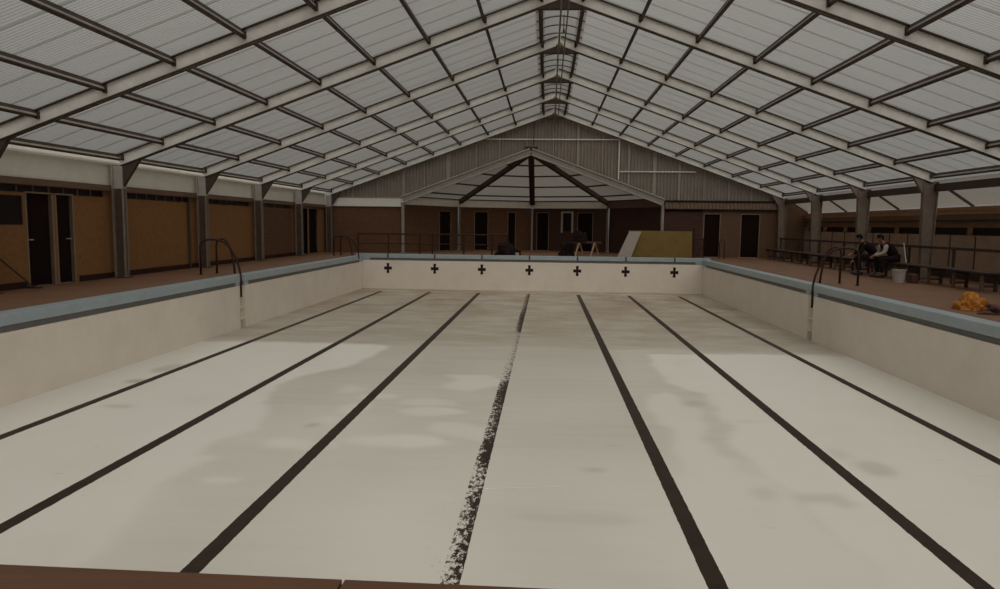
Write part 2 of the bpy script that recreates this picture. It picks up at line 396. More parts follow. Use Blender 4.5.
# blue coping with gutter slot
def coping():
    mb = MB(); T = .32; LZ = -.17; SB = -.27
    def run(p0, p1, axis, face, sg, stops):
        # face: coordinate of pool face; sg outward direction; stops: blue blocks in slot; gaps from recess
        def B(a, b, f0, f1, z0, z1, m):
            if axis == 'y': mb.box((f0, a, z0), (f1, b, z1), m)
            else: mb.box((a, f0, z0), (b, f1, z1), m)
        gaps = [s for s in stops if s[2]]
        cur = p0
        segs = []
        for g in gaps: segs.append((cur, g[0])); cur = g[1]
        segs.append((cur, p1))
        for a, b in segs:
            B(a, b, face - sg * .015, face + sg * T, LZ, 0, 'blue')
            B(a, b, face + sg * .035, face + sg * T, SB, LZ, 'slot')
        for s in stops:
            if s[2]:
                B(s[0] - .22, s[0], face - sg * .004, face + sg * .10, SB, LZ, 'blue'); B(s[1], s[1] + .22, face - sg * .004, face + sg * .10, SB, LZ, 'blue')
                B(s[0] - .0, s[1], face + sg * .14, face + sg * T, SB, 0, 'blue')
            else: B(s[0], s[1], face - sg * .004, face + sg * .10, SB, LZ, 'blue')
    st = [(YN, YN + .3, 0), (RY0 + .02, RY1 - .02, 1), (YF - .55, YF, 0)]
    run(YN, YF + .3, 'y', XL, -1, st); run(YN, YF + .3, 'y', XR, 1, st)
    nv = len(mb.v)
    run(XL, XR, 'x', YF, 1, [(XL, XL + .3, 0), (XR - .3, XR, 0)])
    mb.v[nv:] = [(x, y, z + .07) for x, y, z in mb.v[nv:]]
    mb.box((XL - .32, YF - .0, 0), (XL, YF + .32, .07), 'blue'); mb.box((XR, YF, 0), (XR + .32, YF + .32, .07), 'blue')
    o = mb.build('pool_coping', bevel=.012); S(o, 'pale blue coping round the pool edge with dark gutter slot', 'coping')
    for i in range(7):
        x = 2 * (i - 3); k = MB(); k.box((x - .03, YF - .019, -.095), (x + .03, YF + .30, .073), 'gusset'); k.build('lane_mark', o)
coping()

# deck
mb = MB()
mb.box((-9.9, -4.3, -.2), (XL - .32, 32.7, 0), 'deck'); mb.box((XR + .32, -4.3, -.2), (12.5, 32.7, 0), 'deck')
mb.box((XL - .32, YF + .32, -.2), (XR + .32, 32.7, 0), 'deck'); mb.box((XL - .32, -4.3, -.2), (XR + .32, YN - .02, -.001), 'deck')
mb.prism([(-6.3, 32.7), (6.3, 32.7), (4.2, 37.2), (0, 38.9), (-4.2, 37.2)], 'z', -.2, 0, 'deck')
S(mb.build('floor'), 'dull brown painted concrete deck around the pool', 'floor')
mb = MB(); mb.box((-60, -40, -2.1), (60, 90, -1.8), 'ground'); S(mb.build('ground'), 'bare earth outside the hall', 'ground')

# ------------------------------------------------------------------ planks at the near end
def plank(x0, x1, label):
    mb = MB(); n = 24
    mb.box((x0, 0, 0), (x1, .26, .045), 'plank')
    o = mb.build('timber_plank', loc=(0, 2.218, .001), bevel=.003); tag(o, label, 'plank', 'planks along the near pool edge'); return o
plank(-4.2, -.062, 'long brown timber plank on the near pool edge, left of the gap')
plank(-.052, 3.4, 'brown timber plank on the near pool edge, right of the gap')

# ------------------------------------------------------------------ portal frames
def ibeam(mb, p, q, depth, web, fl_, mw, mf, width=.15, up=(0, 0, 1), d2=None):
    """I section from p to q lying in the XZ plane; web faces Y"""
    p, q = Vector(p), Vector(q); d = (q - p).normalized(); n = Vector((-d.z, 0, d.x))
    d2 = d2 or depth
    def quad(a0, a1, b0, b1, hy, mt):
        vs = []
        for c, u0, u1 in ((p, a0, a1), (q, b0, b1)):
            for yy in (-hy, hy):
                for u in (u0, u1): vs.append(c + n * u + Vector((0, yy, 0)))
        mb.add(vs, [(0, 1, 3, 2), (4, 6, 7, 5), (0, 4, 5, 1), (2, 3, 7, 6), (1, 5, 7, 3), (0, 2, 6, 4)], mt)
    quad(-depth / 2, depth / 2, -d2 / 2, d2 / 2, web / 2, mw)
    quad(depth / 2 - fl_, depth / 2, d2 / 2 - fl_, d2 / 2, width / 2, mf)
    quad(-depth / 2, -depth / 2 + fl_, -d2 / 2, -d2 / 2 + fl_, width / 2, mf)

RD = .272   # rafter depth
ca = cos(math.atan(SL))
def make_frame():
    root = empty('portal_frame', (0, 0, 0))
    off = RD / 2 / ca
    for s in (-1, 1):
        mb = MB(); xe = RX + s * (HW + .02)
        mb_p = (RX, 0, RT - off); mb_q = (xe, 0, zt(xe) - off)
        ibeam(mb, mb_p, mb_q, RD, .012, .018, 'web' if s < 0 else 'web', 'flange')
        # end-plate bolts at the ridge and cleats for purlins
        for i in range(9):
            x = RX + s * min(.47 + 1.25 * i, HW - .05)
            mb.box((x - s * .02 - .03, -.05, zt(x) - .16), (x - s * .02 + .03, .0, zt(x) - .03), 'gusset')
        mb.build('rafter', root)
    # apex plate
    mb = MB(); zb = RT - RD / ca
    mb.prism([(RX - .56, zb - SL * .56), (RX + .56, zb - SL * .56), (RX, zb + .02)], 'y', -.07, .07, 'gusset')
    mb.build('apex_plate', root)
    for s, X, lower in ((-1, CL, 'col_brown'), (1, CR, 'web_dull')):
        mb = MB(); ztop = zt(X) - RD / ca + .03
        if s < 0:
            ibeam(mb, (X, 0, 0), (X, 0, 2.10), .27, .03, .03, 'col_brown', 'col_edge', width=.16)
            ibeam(mb, (X, 0, 2.10), (X, 0, ztop), .27, .03, .02, 'head', 'head', width=.16)
        else:
            ibeam(mb, (X, 0, 0), (X, 0, ztop), .27, .03, .025, 'colr', 'colr', width=.16, d2=.40)
        mb.box((X - .18, -.13, .002), (X + .18, .13, .02), 'gusset')
        mb.build('column', root)
        mb = MB(); g = .44 if s < 0 else .30; xi = X - s * .13; zr = lambda x: zt(x) - RD / ca + .005
        if s > 0: xi = X - .195
        mb.prism([(xi, zr(xi) - (.50 if s < 0 else .38)), (xi, zr(xi)), (xi - s * g, zr(xi - s * g))] , 'y', -.05, .05, 'gusset' if s < 0 else 'colr')
        mb.build('haunch_plate', root)
    return root
f0 = make_frame()
WHERE = ['behind the camera end, outermost', 'second from the open end', 'third from the open end', 'fourth from the open end', 'fifth from the open end, crossing the picture corners',
         'sixth from the open end', 'fourth from the far gable', 'third from the far gable', 'second from the far gable', 'standing against the far gable wall']
names_ = ['at the open near end of the hall', 'second from the open near end', 'third from the open near end', 'fourth from the open near end',
          'sixth from the far gable, nearest one in view', 'fifth from the far gable, with ladder rails beyond it', 'fourth from the far gable, beside the seated people',
          'third from the far gable', 'second from the far gable', 'set flat against the far gable wall']
for i, y in enumerate(PY):
    o = f0 if i == 0 else copy_tree(f0)
    o.location = (0, y - (.06 if i == len(PY) - 1 else 0), 0)
    tag(o, 'pale steel portal frame, ' + names_[i], 'roof frame', 'steel portal frames across the hall')

# ------------------------------------------------------------------ purlins
PD = .13
ordn = ['topmost', 'second', 'third', 'fourth', 'fifth', 'sixth', 'seventh', 'eighth', 'lowest']
def purlin(s, i):
    d = .47 + 1.25 * i if i < 8 else HW + .02
    x = RX + s * d; z = zt(x); mb = MB(); y0, y1 = PY[0] - .15, YE + .05
    r = Matrix.Rotation(s * math.atan(SL), 3, 'Y')
    w = .065
    def P(u, v): return (u * ca * 1 , v)
    # channel: web + two flanges, tilted with the slope
    def quadbar(u0, u1, v0, v1, mt):
        vs = []
        for y in (y0, y1):
            for u, v in ((u0, v0), (u1, v0), (u1, v1), (u0, v1)):
                q = r @ Vector((s * u, 0, v)); vs.append((x + q.x, y, z - PD - .004 + q.z))
        mb.add(vs, [(0, 1, 2, 3), (7, 6, 5, 4), (0, 4, 5, 1), (1, 5, 6, 2), (2, 6, 7, 3), (3, 7, 4, 0)], mt)
    quadbar(-.036, -.028, .018, PD - .062, 'head')
    quadbar(-.038, .03, 0, .012, 'flange'); quadbar(-.038, .03, PD - .012, PD, 'flange'); quadbar(-.040, -.026, PD - .066, PD - .012, 'flange'); quadbar(-.040, -.026, .0, .022, 'flange')  # dark lips thicken the flange edges; the top one paints in sheet shadow
    o = mb.build('purlin')
    side = 'left' if s < 0 else 'right'
    lab = ('%s purlin from the ridge on the %s roof slope' % (ordn[i], side)) if 0 < i < 8 else ('purlin beside the ridge cap on the %s slope' % side if i == 0 else 'eaves purlin along the %s column tops' % side)
    tag(o, 'long brown steel ' + lab, 'purlin', 'purlins under the roof sheets')
for s in (-1, 1):
    for i in range(9): purlin(s, i)

# ------------------------------------------------------------------ roof sheets
SHEET0 = PY[0] - .25
def roof(s, name, label):
    mb = MB(); y = SHEET0; k = 0; d0, d1 = .40, HW + .18
    zoff = .022
    P = .76; wl = .076
    while y < YE + .05:
        ln = P + wl * 1.0; n = int(ln / wl * 8); vs = []; fs = []
        for j in range(n + 1):
            yy = y + ln * j / n; h = .0042 * sin(2 * pi * (yy) / wl) + (.006 if k % 2 else 0) + .004
            if yy > YE + .12: yy = YE + .12
            for d in (d0, d1):
                x = RX + s * d; vs.append((x, yy, zt(x) + zoff + h))
        for j in range(n): fs.append((2 * j, 2 * j + 1, 2 * j + 3, 2 * j + 2))
        mb.add(vs, fs, 'sheet'); y += P; k += 1
    o = mb.build(name); S(o, label, 'roof')
roof(-1, 'ceiling_left', 'translucent corrugated roof sheets on the left slope')
roof(1, 'ceiling_right', 'translucent corrugated roof sheets on the right slope')
# curved ridge cap
mb = MB(); y = SHEET0; k = 0
while y < YE:
    n = 10; ln = .84
    vs = []; fs = []; ys = [y, y + ln]
    for yy in ys:
        for j in range(n + 1):
            t = -1 + 2 * j / n; x = RX + t * .62
            z = RT + .05 - SL * .62 * (1 - (1 - t * t) * .62) + (.006 if k % 2 else 0)
            vs.append((x, min(yy, YE + .1), z))
    for j in range(n): fs.append((j, j + 1, n + 2 + j, n + 1 + j))
    mb.add(vs, fs, 'sheet')
    # seam batten following the arch
    pts = [(RX + (-1 + 2 * j / n) * .60, y, RT + .025 - SL * .62 * (1 - (1 - (-1 + 2 * j / n) ** 2) * .62)) for j in range(n + 1)]
    mb.tube(pts, .014, 'flange', 6); y += .78; k += 1
S(mb.build('ceiling_ridge'), 'curved translucent cap along the roof ridge', 'ridge cap')

# ridge pipes and fittings
mb = MB(); mb.tube([(.90, 10, 5.97), (.91, 20, 5.97), (.98, 32.2, 5.97)], .022, 'pipe', 8)
tag(mb.build('ridge_pipe'), 'thin pipe under the ridge, left one of the pair', 'pipe', 'pipes running under the ridge')
mb = MB(); mb.tube([(1.06, 10, 5.97), (1.06, 20, 5.97), (1.10, 32.2, 5.97)], .018, 'pipe', 8)
tag(mb.build('ridge_pipe'), 'thin pipe under the ridge, right one of the pair', 'pipe', 'pipes running under the ridge')
def fitting():
    r = empty('hanging_lamp')
    mb = MB(); mb.lathe([(.001, -.10), (.07, -.095), (.105, -.03), (.105, .03), (.06, .07), (.04, .10), (.001, .10)], 'lamp', 18); mb.build('lamp_housing', r, smooth=True)
    mb = MB(); mb.tube([(0, 0, .09), (0, 0, .36)], .012, 'flange', 8); mb.build('lamp_stem', r)
    return r
ft = fitting()
for i, (y, n_) in enumerate(((19.95, 'at the frame beside the seated people'), (24.05, 'at the third frame from the gable'), (28.1, 'at the second frame from the gable'), (31.9, 'nearest the gable wall'))):
    o = ft if i == 0 else copy_tree(ft)
    o.location = (.95, y, 6.22)
    tag(o, 'small tarnished fitting hanging under the ridge, ' + n_, 'lamp', 'small fittings under the ridge')
mb = MB(); mb.tube([(.97, 32.33, 6.2), (.97, 32.33, 5.55)], .035, 'lamp', 8)
tag(mb.build('hanging_pipe'), 'short dark pipe hanging down in front of the gable peak', 'pipe')
mb = MB(); mb.tube([(1.02, 18.2, 6.12), (1.02, 18.2, 6.58)], .012, 'flange', 8); mb.tube([(1.02, 18.2, 6.12), (1.02, 18.2, 6.2)], .028, 'flange', 8)
tag(mb.build('hanging_rod'), 'thin short rod hanging from the ridge cap between two frames', 'rod')

# ------------------------------------------------------------------ left wall
WX = -9.62
LB = PY[0]
def yw(a): return a - LB     # local u from Y
holes = []; windows = []; doors = []
for i in range(len(PY) - 1):
    a, b = PY[i] + .22, PY[i + 1] - .22
    if i == len(PY) - 2: continue
    holes.append((yw(a), yw(b), 1.88, 2.03)); windows.append((a, b, 1.88, 2.03, 8))
doorsL = [(13.50, 14.22, 1.88), (14.36, 14.86, 1.88), (28.95, 30.1, 1.95), (30.3, 31.5, 1.95)]
for a, b, h in doorsL: holes.append((yw(a), yw(b), 0, h))
holes.append((yw(12.42), yw(13.40), 1.24, 1.82)); windows.append((12.42, 13.40, 1.24, 1.82, 1))
mb = MB(); grid_wall(mb, YE + .2 - LB, 0, 2.06, .12, holes, 'wallbrown')
o = mb.build('wall_left', loc=(WX, LB, 0), rz=pi / 2); S(o, 'brown sheeted wall of changing rooms along the left walkway', 'wall')
mb = MB(); mb.box((WX - .10, 24.5, .0), (WX + .012, 28.2, 1.86), 'brick'); S(mb.build('trim_1'), 'brick infill panel in the left wall before the last bay', 'brick panel')
mb = MB(); mb.box((WX - .005, LB, 0.001), (WX + .035, 13.4, .13), 'rail'); mb.box((WX - .005, 15.0, 0.001), (WX + .035, 28.8, .13), 'rail')  # dark strip paints in the shade at the foot of the wall
S(mb.build('wall_foot_shade'), 'dark red strip painting in shade along the left wall', 'shade strip')
for n, (a, b, z0, z1, c) in enumerate(windows):
    mb = MB(); mb.box((WX - .04, a, z0), (WX - .02, b, z1), 'glassdark'); o = mb.build('window_%d' % (n + 1))
    S(o, 'dark window pane in the left wall, lower one at the near end' if c == 1 else 'row of small dark clerestory panes high on the left wall, one bay', 'window')
    mb = MB(); t = .022
    for j in range(c + 1):
        y = a + (b - a) * j / c; mb.box((WX - .02, y - t / 2, z0), (WX + .004, y + t / 2, z1), 'beam')
    mb.box((WX - .02, a, z0 - .0), (WX + .004, b, z0 + .012), 'beam'); mb.build('window_bars', o)
def door_obj(n, L, h, loc, rz, label, side=.035, leaf='doordark', handle=None, fr='frame', back=.07):
    """door in local frame: x 0..L, opening into +y"""
    mb = MB(); mb.box((.0, back, .01), (L, back + .035, h), leaf)
    for k in range(2): mb.box((.10 * L, back - .008, .12 + k * h * .48), (.90 * L, back, .12 + k * h * .48 + h * .38), leaf)
    o = mb.build('door_%d' % n, loc=loc, rz=rz); S(o, label, 'door')
    mb = MB(); mb.box((-.032, -.012, 0.002), (.0, back + .035, h + .03), fr); mb.box((L, -.012, 0.002), (L + .032, back + .035, h + .03), fr); mb.box((0, -.012, h), (L, back + .035, h + .03), fr)
    mb.build('door_frame', o)
    if handle:
        mb = MB(); mb.tube([(handle, back - .008, .95), (handle, back - .05, .95), (handle + .09, back - .055, .95)], .012, 'white', 8); mb.build('door_handle', o)
    return o
dn = 1
for (a, b, h), lab, hd in zip(doorsL, ('dark doorway in left wall beside the low dark window', 'narrow dark doorway in left wall, second from the low window', 'dark door with pale handle in the last bay of the left wall', 'dark door at the far corner of the left wall'), (.08, .36, .12, None)):
    door_obj(dn, b - a, h, (WX, a, 0), pi / 2, lab, handle=hd); dn += 1
# fascia + beam between columns
mb = MB(); mb.box((WX - .02, LB - .1, 2.17), (WX + .03, YE + .05, 2.80), 'fascia'); mb.box((WX + .03, LB - .1, 2.66), (WX + .07, YE, 2.71), 'fascia')
S(mb.build('trim_2'), 'cream fascia board under the left eaves', 'fascia')
mb = MB(); mb.box((WX - .12, LB - .1, 2.04), (WX + .10, YE, 2.17), 'beam'); S(mb.build('trim_3'), 'brown timber beam under the cream left fascia', 'beam')
mb = MB(); mb.tube([(WX + .06, 19.82, .02), (WX + .06, 19.82, 2.04)], .03, 'gusset', 8)  # round bar stands in for a dark gap beside the column
tag(mb.build('dark_gap_bar'), 'thin dark bar standing in for a gap on left wall just before a column', 'pipe')
mb = MB(); mb.tube([(-9.42, 13.32, .03), (-9.50, 12.75, .50), (-9.57, 12.2, .98)], .016, 'railbrown', 8); mb.box((-9.54, 13.27, .002), (-9.28, 13.37, .045), 'railbrown')
tag(mb.build('broom'), 'dark long-handled broom leaning on the left wall under the window', 'broom')

# ------------------------------------------------------------------ back wall
BY = YE + .12
doorsB = [(7.78, 8.46, 1.93), (9.42, 10.20, 1.93)]
mb = MB(); grid_wall(mb, 3.75, 0, 2.14, .12, [], 'brick'); S(mb.build('wall_back_left', loc=(-9.70, BY, 0)), 'brown brick end wall left of the far bay', 'wall')
X0 = 5.95
mb = MB(); grid_wall(mb, 12.3 - X0, 0, 2.5, .12, [(a - X0, b - X0, 0, h) for a, b, h in doorsB], 'wallrear')
S(mb.build('wall_back_right', loc=(X0, BY, 0)), 'brown end wall with two dark doorways right of the far bay', 'wall')
mb = MB(); mb.box((5.96, BY - .02, .002), (7.70, BY, 2.1), 'brickred'); S(mb.build('trim_4'), 'dark red brick strip behind the yellow board', 'brick panel')
for a, b, h in doorsB:
    door_obj(dn, b - a, h, (a, BY, 0), 0, 'dark doorway in the end wall, ' + ('beside the short rail' if a < 8 else 'nearest the bench corner')); dn += 1
mb = MB(); mb.box((-9.3, BY - .08, 2.13), (-6.0, BY + .05, 2.50), 'fascia'); S(mb.build('trim_5'), 'cream fascia on the end wall left of the far bay', 'fascia')
mb = MB(); mb.box((-9.3, BY - .09, 2.50), (-6.0, BY + .02, 2.56), 'gable_stud'); S(mb.build('trim_6'), 'thin ledge above the cream end fascia', 'ledge')
# brown corrugated fascia on the right
mb = MB(); n = 420; vs = []; fs = []
for j in range(n + 1):
    x = 6.0 + (10.95 - 6.0) * j / n; dy = .02 * sin(2 * pi * x / .16)
    vs += [(x, BY - .16 + dy, 2.16), (x, BY - .10 + dy, 2.44), (x, BY + .03, 2.50)]
for j in range(n): fs += [(3 * j, 3 * j + 3, 3 * j + 4, 3 * j + 1), (3 * j + 1, 3 * j + 4, 3 * j + 5, 3 * j + 2)]
mb.add(vs, fs, 'beam'); mb.box((6.0, BY - .02, 2.04), (10.95, BY + .02, 2.16), 'gusset'); mb.box((6.0, BY - .14, 2.49), (10.95, BY + .02, 2.54), 'rail')
S(mb.build('trim_7'), 'brown corrugated fascia above the end wall doorways', 'fascia')
# gable cladding
AX, AZ = -.07, 4.86
def opn(x):  # lower edge of cladding
    if x < -5.95 or x > 5.95: return 2.50
    return AZ - .385 * abs(x - AX)
mb = MB(); wl = .15; xs0, xs1 = RX - HW, RX + HW; n = int((xs1 - xs0) / wl * 6); vs = []; fs = []
for j in range(n + 1):
    x = xs0 + (xs1 - xs0) * j / n; y = BY + .03 + .02 * sin(2 * pi * x / wl)
    zt_ = zt(x) - .02; zb = min(max(opn(x), 2.5), zt_); vs += [(x, y, zb), (x, y, zt_)]
for j in range(n): fs.append((2 * j, 2 * j + 2, 2 * j + 3, 2 * j + 1))
mb.add(vs, fs, 'gable')
S(mb.build('wall_gable'), 'grey brown corrugated gable wall above the far end', 'gable wall')
mb = MB()
for x, w in ((-8.3, .05), (-7.13, .05), (-5.92, .10), (-4.95, .05), (-3.85, .16), (-2.56, .05), (-1.5, .05), (-.25, .05), (.93, .05), (2.04, .10), (3.16, .05), (4.34, .10), (5.49, .16), (6.6, .10), (7.7, .05), (8.8, .05), (9.8, .05)):
    zb = max(opn(x), 2.5)
    if zb < zt(x) - .3: mb.box((x - w / 2, BY - .015, zb), (x + w / 2, BY + .01, zt(x) - RD - .05), 'gable_stud')
S(mb.build('trim_8'), 'pale vertical strips on the gable wall', 'gable strips')
mb = MB(); mb.box((-2.6, BY - .07, 5.19), (3.9, BY - .03, 5.235), 'web'); mb.box((3.93, BY - .07, 3.78), (7.3, BY - .03, 3.825), 'web'); mb.box((3.86, BY - .07, 3.45), (3.91, BY - .03, 5.35), 'web')
S(mb.build('trim_9'), 'thin pale girts across the gable wall', 'girts')

# ------------------------------------------------------------------ far bay (half octagon)
V = [(-5.93, 32.62), (-3.80, 36.7), (-.09, 38.25), (3.78, 36.7), (5.89, 32.62)]
HUB = (AX, 32.75)
bay = empty('far_bay_roof', (AX, 32.7, 0))
tag(bay, 'low hipped roof over the bay beyond the gable, dark hips fanning from a hub', 'canopy')
def inv(p): return (p[0] - AX, p[1] - 32.7, p[2])
# sheets
mb = MB()
for i in range(4):
    a, b = V[i], V[i + 1]; n = 1
    mb.add([inv((HUB[0], HUB[1], 4.74)), inv((*a, 2.66)), inv((*b, 2.66))], [(0, 1, 2)], 'sheetdull')
mb.build('roof_sheet', bay)
for i in range(1, 4):
    mb = MB(); mb.bar(inv((HUB[0], HUB[1], 4.62)), inv((V[i][0], V[i][1], 2.50)), .20 if i != 2 else .27, .20, 'gusset'); mb.build('hip_rafter', bay)
for t in (.26, .47, .69, .9):
    for i in range(4):
        a = [HUB[0] + (V[i][0] - HUB[0]) * t, HUB[1] + (V[i][1] - HUB[1]) * t, 4.70 - 2.08 * t]
        b = [HUB[0] + (V[i + 1][0] - HUB[0]) * t, HUB[1] + (V[i + 1][1] - HUB[1]) * t, 4.70 - 2.08 * t]
        mb = MB(); mb.bar(inv(a), inv(b), .05, .07, 'flange'); mb.build('roof_batten', bay)
mb = MB(); mb.lathe([(.001, .22), (.14, .22), (.16, .17), (.20, .0), (.20, -.16), (.001, -.16)], 'gusset', 8); mb.box((-.28, -.28, .22), (.28, -.06, .28), 'gusset')
o = mb.build('hub', bay, loc=(0, .02, 4.60))
# front beams, pale, at the gable
for s, e in ((-1, V[0]), (1, V[4])):
    mb = MB(); p = Vector((AX, 32.48, AZ - .20)); q = Vector((e[0], 32.48, 2.46))
    ibeam(mb, p, q, .32, .10, .05, 'web_dull', 'head', width=.20); k = mb.build('front_beam', None)
    k.parent = bay; k.location = (-AX, -32.7, 0)
for i in range(4):
    if i == 3: mt = 'beam'
    else: mt = 'fascia'
    a, b = V[i], V[i + 1]
    mb = MB(); mb.bar(inv((*a, 2.42)), inv((*b, 2.42)), .05, .36, mt); mb.bar(inv((*a, 2.62)), inv((*b, 2.62)), .12, .05, 'flange'); mb.build('eaves_fascia', bay)
mb = MB(); mb.tube([(AX + .1, 32.4, 4.92), (AX + .1, 32.4, 5.95)], .014, 'gusset', 8)
tag(mb.build('hanger_rod'), 'thin dark rod from the gable down to the hub of the bay roof', 'rod')
for i, (v, lb) in enumerate(zip(V, ('slim pale post left of the bay opening', 'dull post at the left bend of the bay wall', 'slim pale post at the middle of the bay wall', 'dull post at the right bend of the bay wall', 'slim pale post beside the yellow board'))):
    mb = MB(); w = .13 if i in (0, 4) else .11; mt = 'web_dull' if i in (0, 2, 4) else 'col_edge'
    yy = v[1] - .14; ph = 2.30 if i in (0, 4) else 2.22
    mb.tube([(0, 0, 0), (0, 0, ph)], w / 2 * 1.1, mt, 12); mb.box((-.11, -.11, 0), (.11, .11, .015), mt); mb.box((-.09, -.09, ph - .015), (.09, .09, ph), mt)
    tag(mb.build('bay_post', loc=(v[0], yy, .002)), lb, 'post', 'posts around the far bay')
def facet(i, holes, mt, label, doors_=()):
    global dn
    a, b = Vector(V[i]), Vector(V[i + 1]); d = b - a; L = d.length; ang = math.atan2(d.y, d.x)
    n = Vector((-d.y, d.x)).normalized(); base = a + n * .12
    mb = MB(); grid_wall(mb, L, 0, 2.3, .12, holes, mt)
    S(mb.build('wall_bay_%d' % (i + 1), loc=(base.x, base.y, 0), rz=ang), label, 'wall')
    for k, h in enumerate(holes):
        p = base + d.normalized() * h[0]
        if h[2] == 0:
            door_obj(dn, h[1] - h[0], h[3], (p.x, p.y, 0), ang, doors_[k], fr='frame' if k != 9 else 'wallbrown'); dn += 1
        else:
            mb = MB(); mb.box((0, .06, h[2]), (h[1] - h[0], .08, h[3]), 'glassdark'); o = mb.build('window_20', loc=(p.x, p.y, 0), rz=ang); S(o, doors_[k], 'window')
            mb = MB(); w = .10
            mb.box((-w, -.03, h[2] - .08), (0, .06, h[3] + .08), 'plaster'); mb.box((h[1] - h[0], -.03, h[2] - .08), (h[1] - h[0] + w, .06, h[3] + .08), 'plaster'); mb.box((0, -.03, h[3]), (h[1] - h[0], .06, h[3] + .08), 'plaster')
            mb.build('window_frame', o)
facet(0, [(3.0, 3.95, 0, 1.98)], 'brick', 'brown brick wall on the left side of the far bay', ['dark door in the left side of the far bay'])
facet(1, [(.85, 1.55, 0, 2.0), (2.70, 3.10, 0, 2.0)], 'brick', 'brown brick wall at the back of the far bay, left of the middle post', ['dark door with pale frame left of the middle bay post', 'narrow dark opening just left of the middle bay post'])
facet(2, [(.25, .90, 0, 2.0), (1.72, 2.20, 1.05, 2.0), (2.55, 3.35, 0, 2.0)], 'brickred', 'dark red brick wall at the back of the far bay, right of the middle post', ['dark door right beside the middle bay post', 'small window with wide pale frame behind the sawhorse', 'dark door behind the sawhorse'])
facet(3, [], 'brickred', 'dark red brick wall on the right side of the far bay')

# ------------------------------------------------------------------ right side: lean-to, outer wall
RWX = 12.2
mb = MB(); mb.box((CR + .10, PY[0] - .1, 2.40), (CR + .22, YE, 2.60), 'flange')
S(mb.build('trim_10'), 'dark eaves beam along the right column heads', 'beam')
mb = MB(); y0, y1 = PY[0] - .2, YE + .1; n = int((y1 - y0) / .152 * 6); vs = []; fs = []
for j in range(n + 1):
    y = y0 + (y1 - y0) * j / n; h = .012 * sin(2 * pi * y / .152)
    vs += [(CR + .12, y, 2.70 + h), (RWX + .15, y, 2.05 + h)]
for j in range(n): fs.append((2 * j, 2 * j + 1, 2 * j + 3, 2 * j + 2))
mb.add(vs, fs, 'sheetdull'); S(mb.build('ceiling_lean_to'), 'translucent sheeting sloping from the right eaves to the outer wall', 'roof')
for i, y in enumerate(PY[3:]):
    mb = MB(); mb.bar((CR + .2, y - .2, 2.58), (RWX, y - .2, 2.00), .05, .06, 'flange')
    S(mb.build('trim_%d' % (11 + i)), 'thin brown strut under the sloping sheeting on the right, one per bay', 'strut')
mb = MB()
mb.box((RWX, LB, 0), (RWX + .1, YE + .1, 1.22), 'panel'); mb.box((RWX + .12, LB, 1.22), (RWX + .2, YE + .1, 1.43), 'glassdark')
mb.box((RWX, LB, 1.43), (RWX + .1, YE + .1, 1.80), 'panelbrown'); mb.box((RWX - .02, LB, 1.80), (RWX + .1, YE + .1, 1.91), 'panel')
mb.box((RWX - .05, LB, 1.91), (RWX + .12, YE + .1, 2.00), 'plate')
y = LB
while y < YE:
    mb.box((RWX - .012, y, 0), (RWX, y + .04, 1.22), 'railbrown'); y += 1.2
y = LB
while y < YE:
    mb.box((RWX - .02, y, 1.22), (RWX + .1, y + .06, 1.43), 'panelbrown'); y += 2.03
mb.box((RWX - .03, LB, 1.60), (RWX, YE + .1, 1.65), 'railbrown')
mb.box((RWX - .03, LB, 0), (RWX, YE + .1, .25), 'railbrown')
S(mb.build('wall_right'), 'outer wall on the right, pale panels below brown boarding and a tan plate', 'wall')

# benches
def bench(L, nleg):
    r = empty('bench')
    mb = MB()
    for k in range(3): mb.box((-.20 + k * .14, 0, .40), (-.20 + k * .14 + .125, L, .44), 'railbrown')
    mb.build('seat', r, bevel=.004)
    for k in range(nleg):
        y = .25 + (L - .5) * k / (nleg - 1)
        mb = MB(); mb.bar((-.14, y, 0), (-.14, y, .40), .06, .06, 'beam'); mb.bar((.16, y, 0), (.16, y, .40), .06, .06, 'railbrown'); mb.bar((-.17, y, .37), (.19, y, .37), .05, .05, 'railbrown'); mb.bar((-.14, y, .12), (.16, y, .12), .04, .04, 'railbrown')
        mb.build('leg', r)
    return r
for (y0, y1, n_), lab in zip(((16.1, 19.9, 4), (20.05, 24.0, 4), (24.15, 28.0, 4), (28.15, 31.9, 4)), ('low dark slatted bench nearest the camera, behind the white bucket', 'low dark slatted bench the two people sit on', 'low dark slatted bench beyond the seated people', 'low dark slatted bench in the far right corner')):
    b = bench(y1 - y0, n_); b.location = (10.50, y0, .001); tag(b, lab, 'bench', 'benches along the right wall')
r = empty('handrail', (10.92, 16.2, 0))
tag(r, 'dark timber rail on short posts behind the benches on the right', 'rail')
mb = MB(); mb.box((-.02, 0, .86), (.025, 15.7, .93), 'railbrown'); mb.build('top_rail', r)
for k in range(8):
    mb = MB(); mb.box((-.025, .1 + k * 2.2, 0.001), (.025, .16 + k * 2.2, .86), 'railbrown'); mb.build('post', r)
mb = MB(); mb.tube([(0, 0, 0), (.0, -.9, -.0)], .014, 'white', 8)
r2 = empty('pole'); 
mb = MB(); mb.tube([(10.40, 19.80, .47), (10.84, 20.90, .98)], .014, 'white', 8)
o = mb.build('squeegee_pole'); tag(o, 'thin pale pole leaning on the rail beside the seated people', 'pole')
bpy.data.objects.remove(r2)

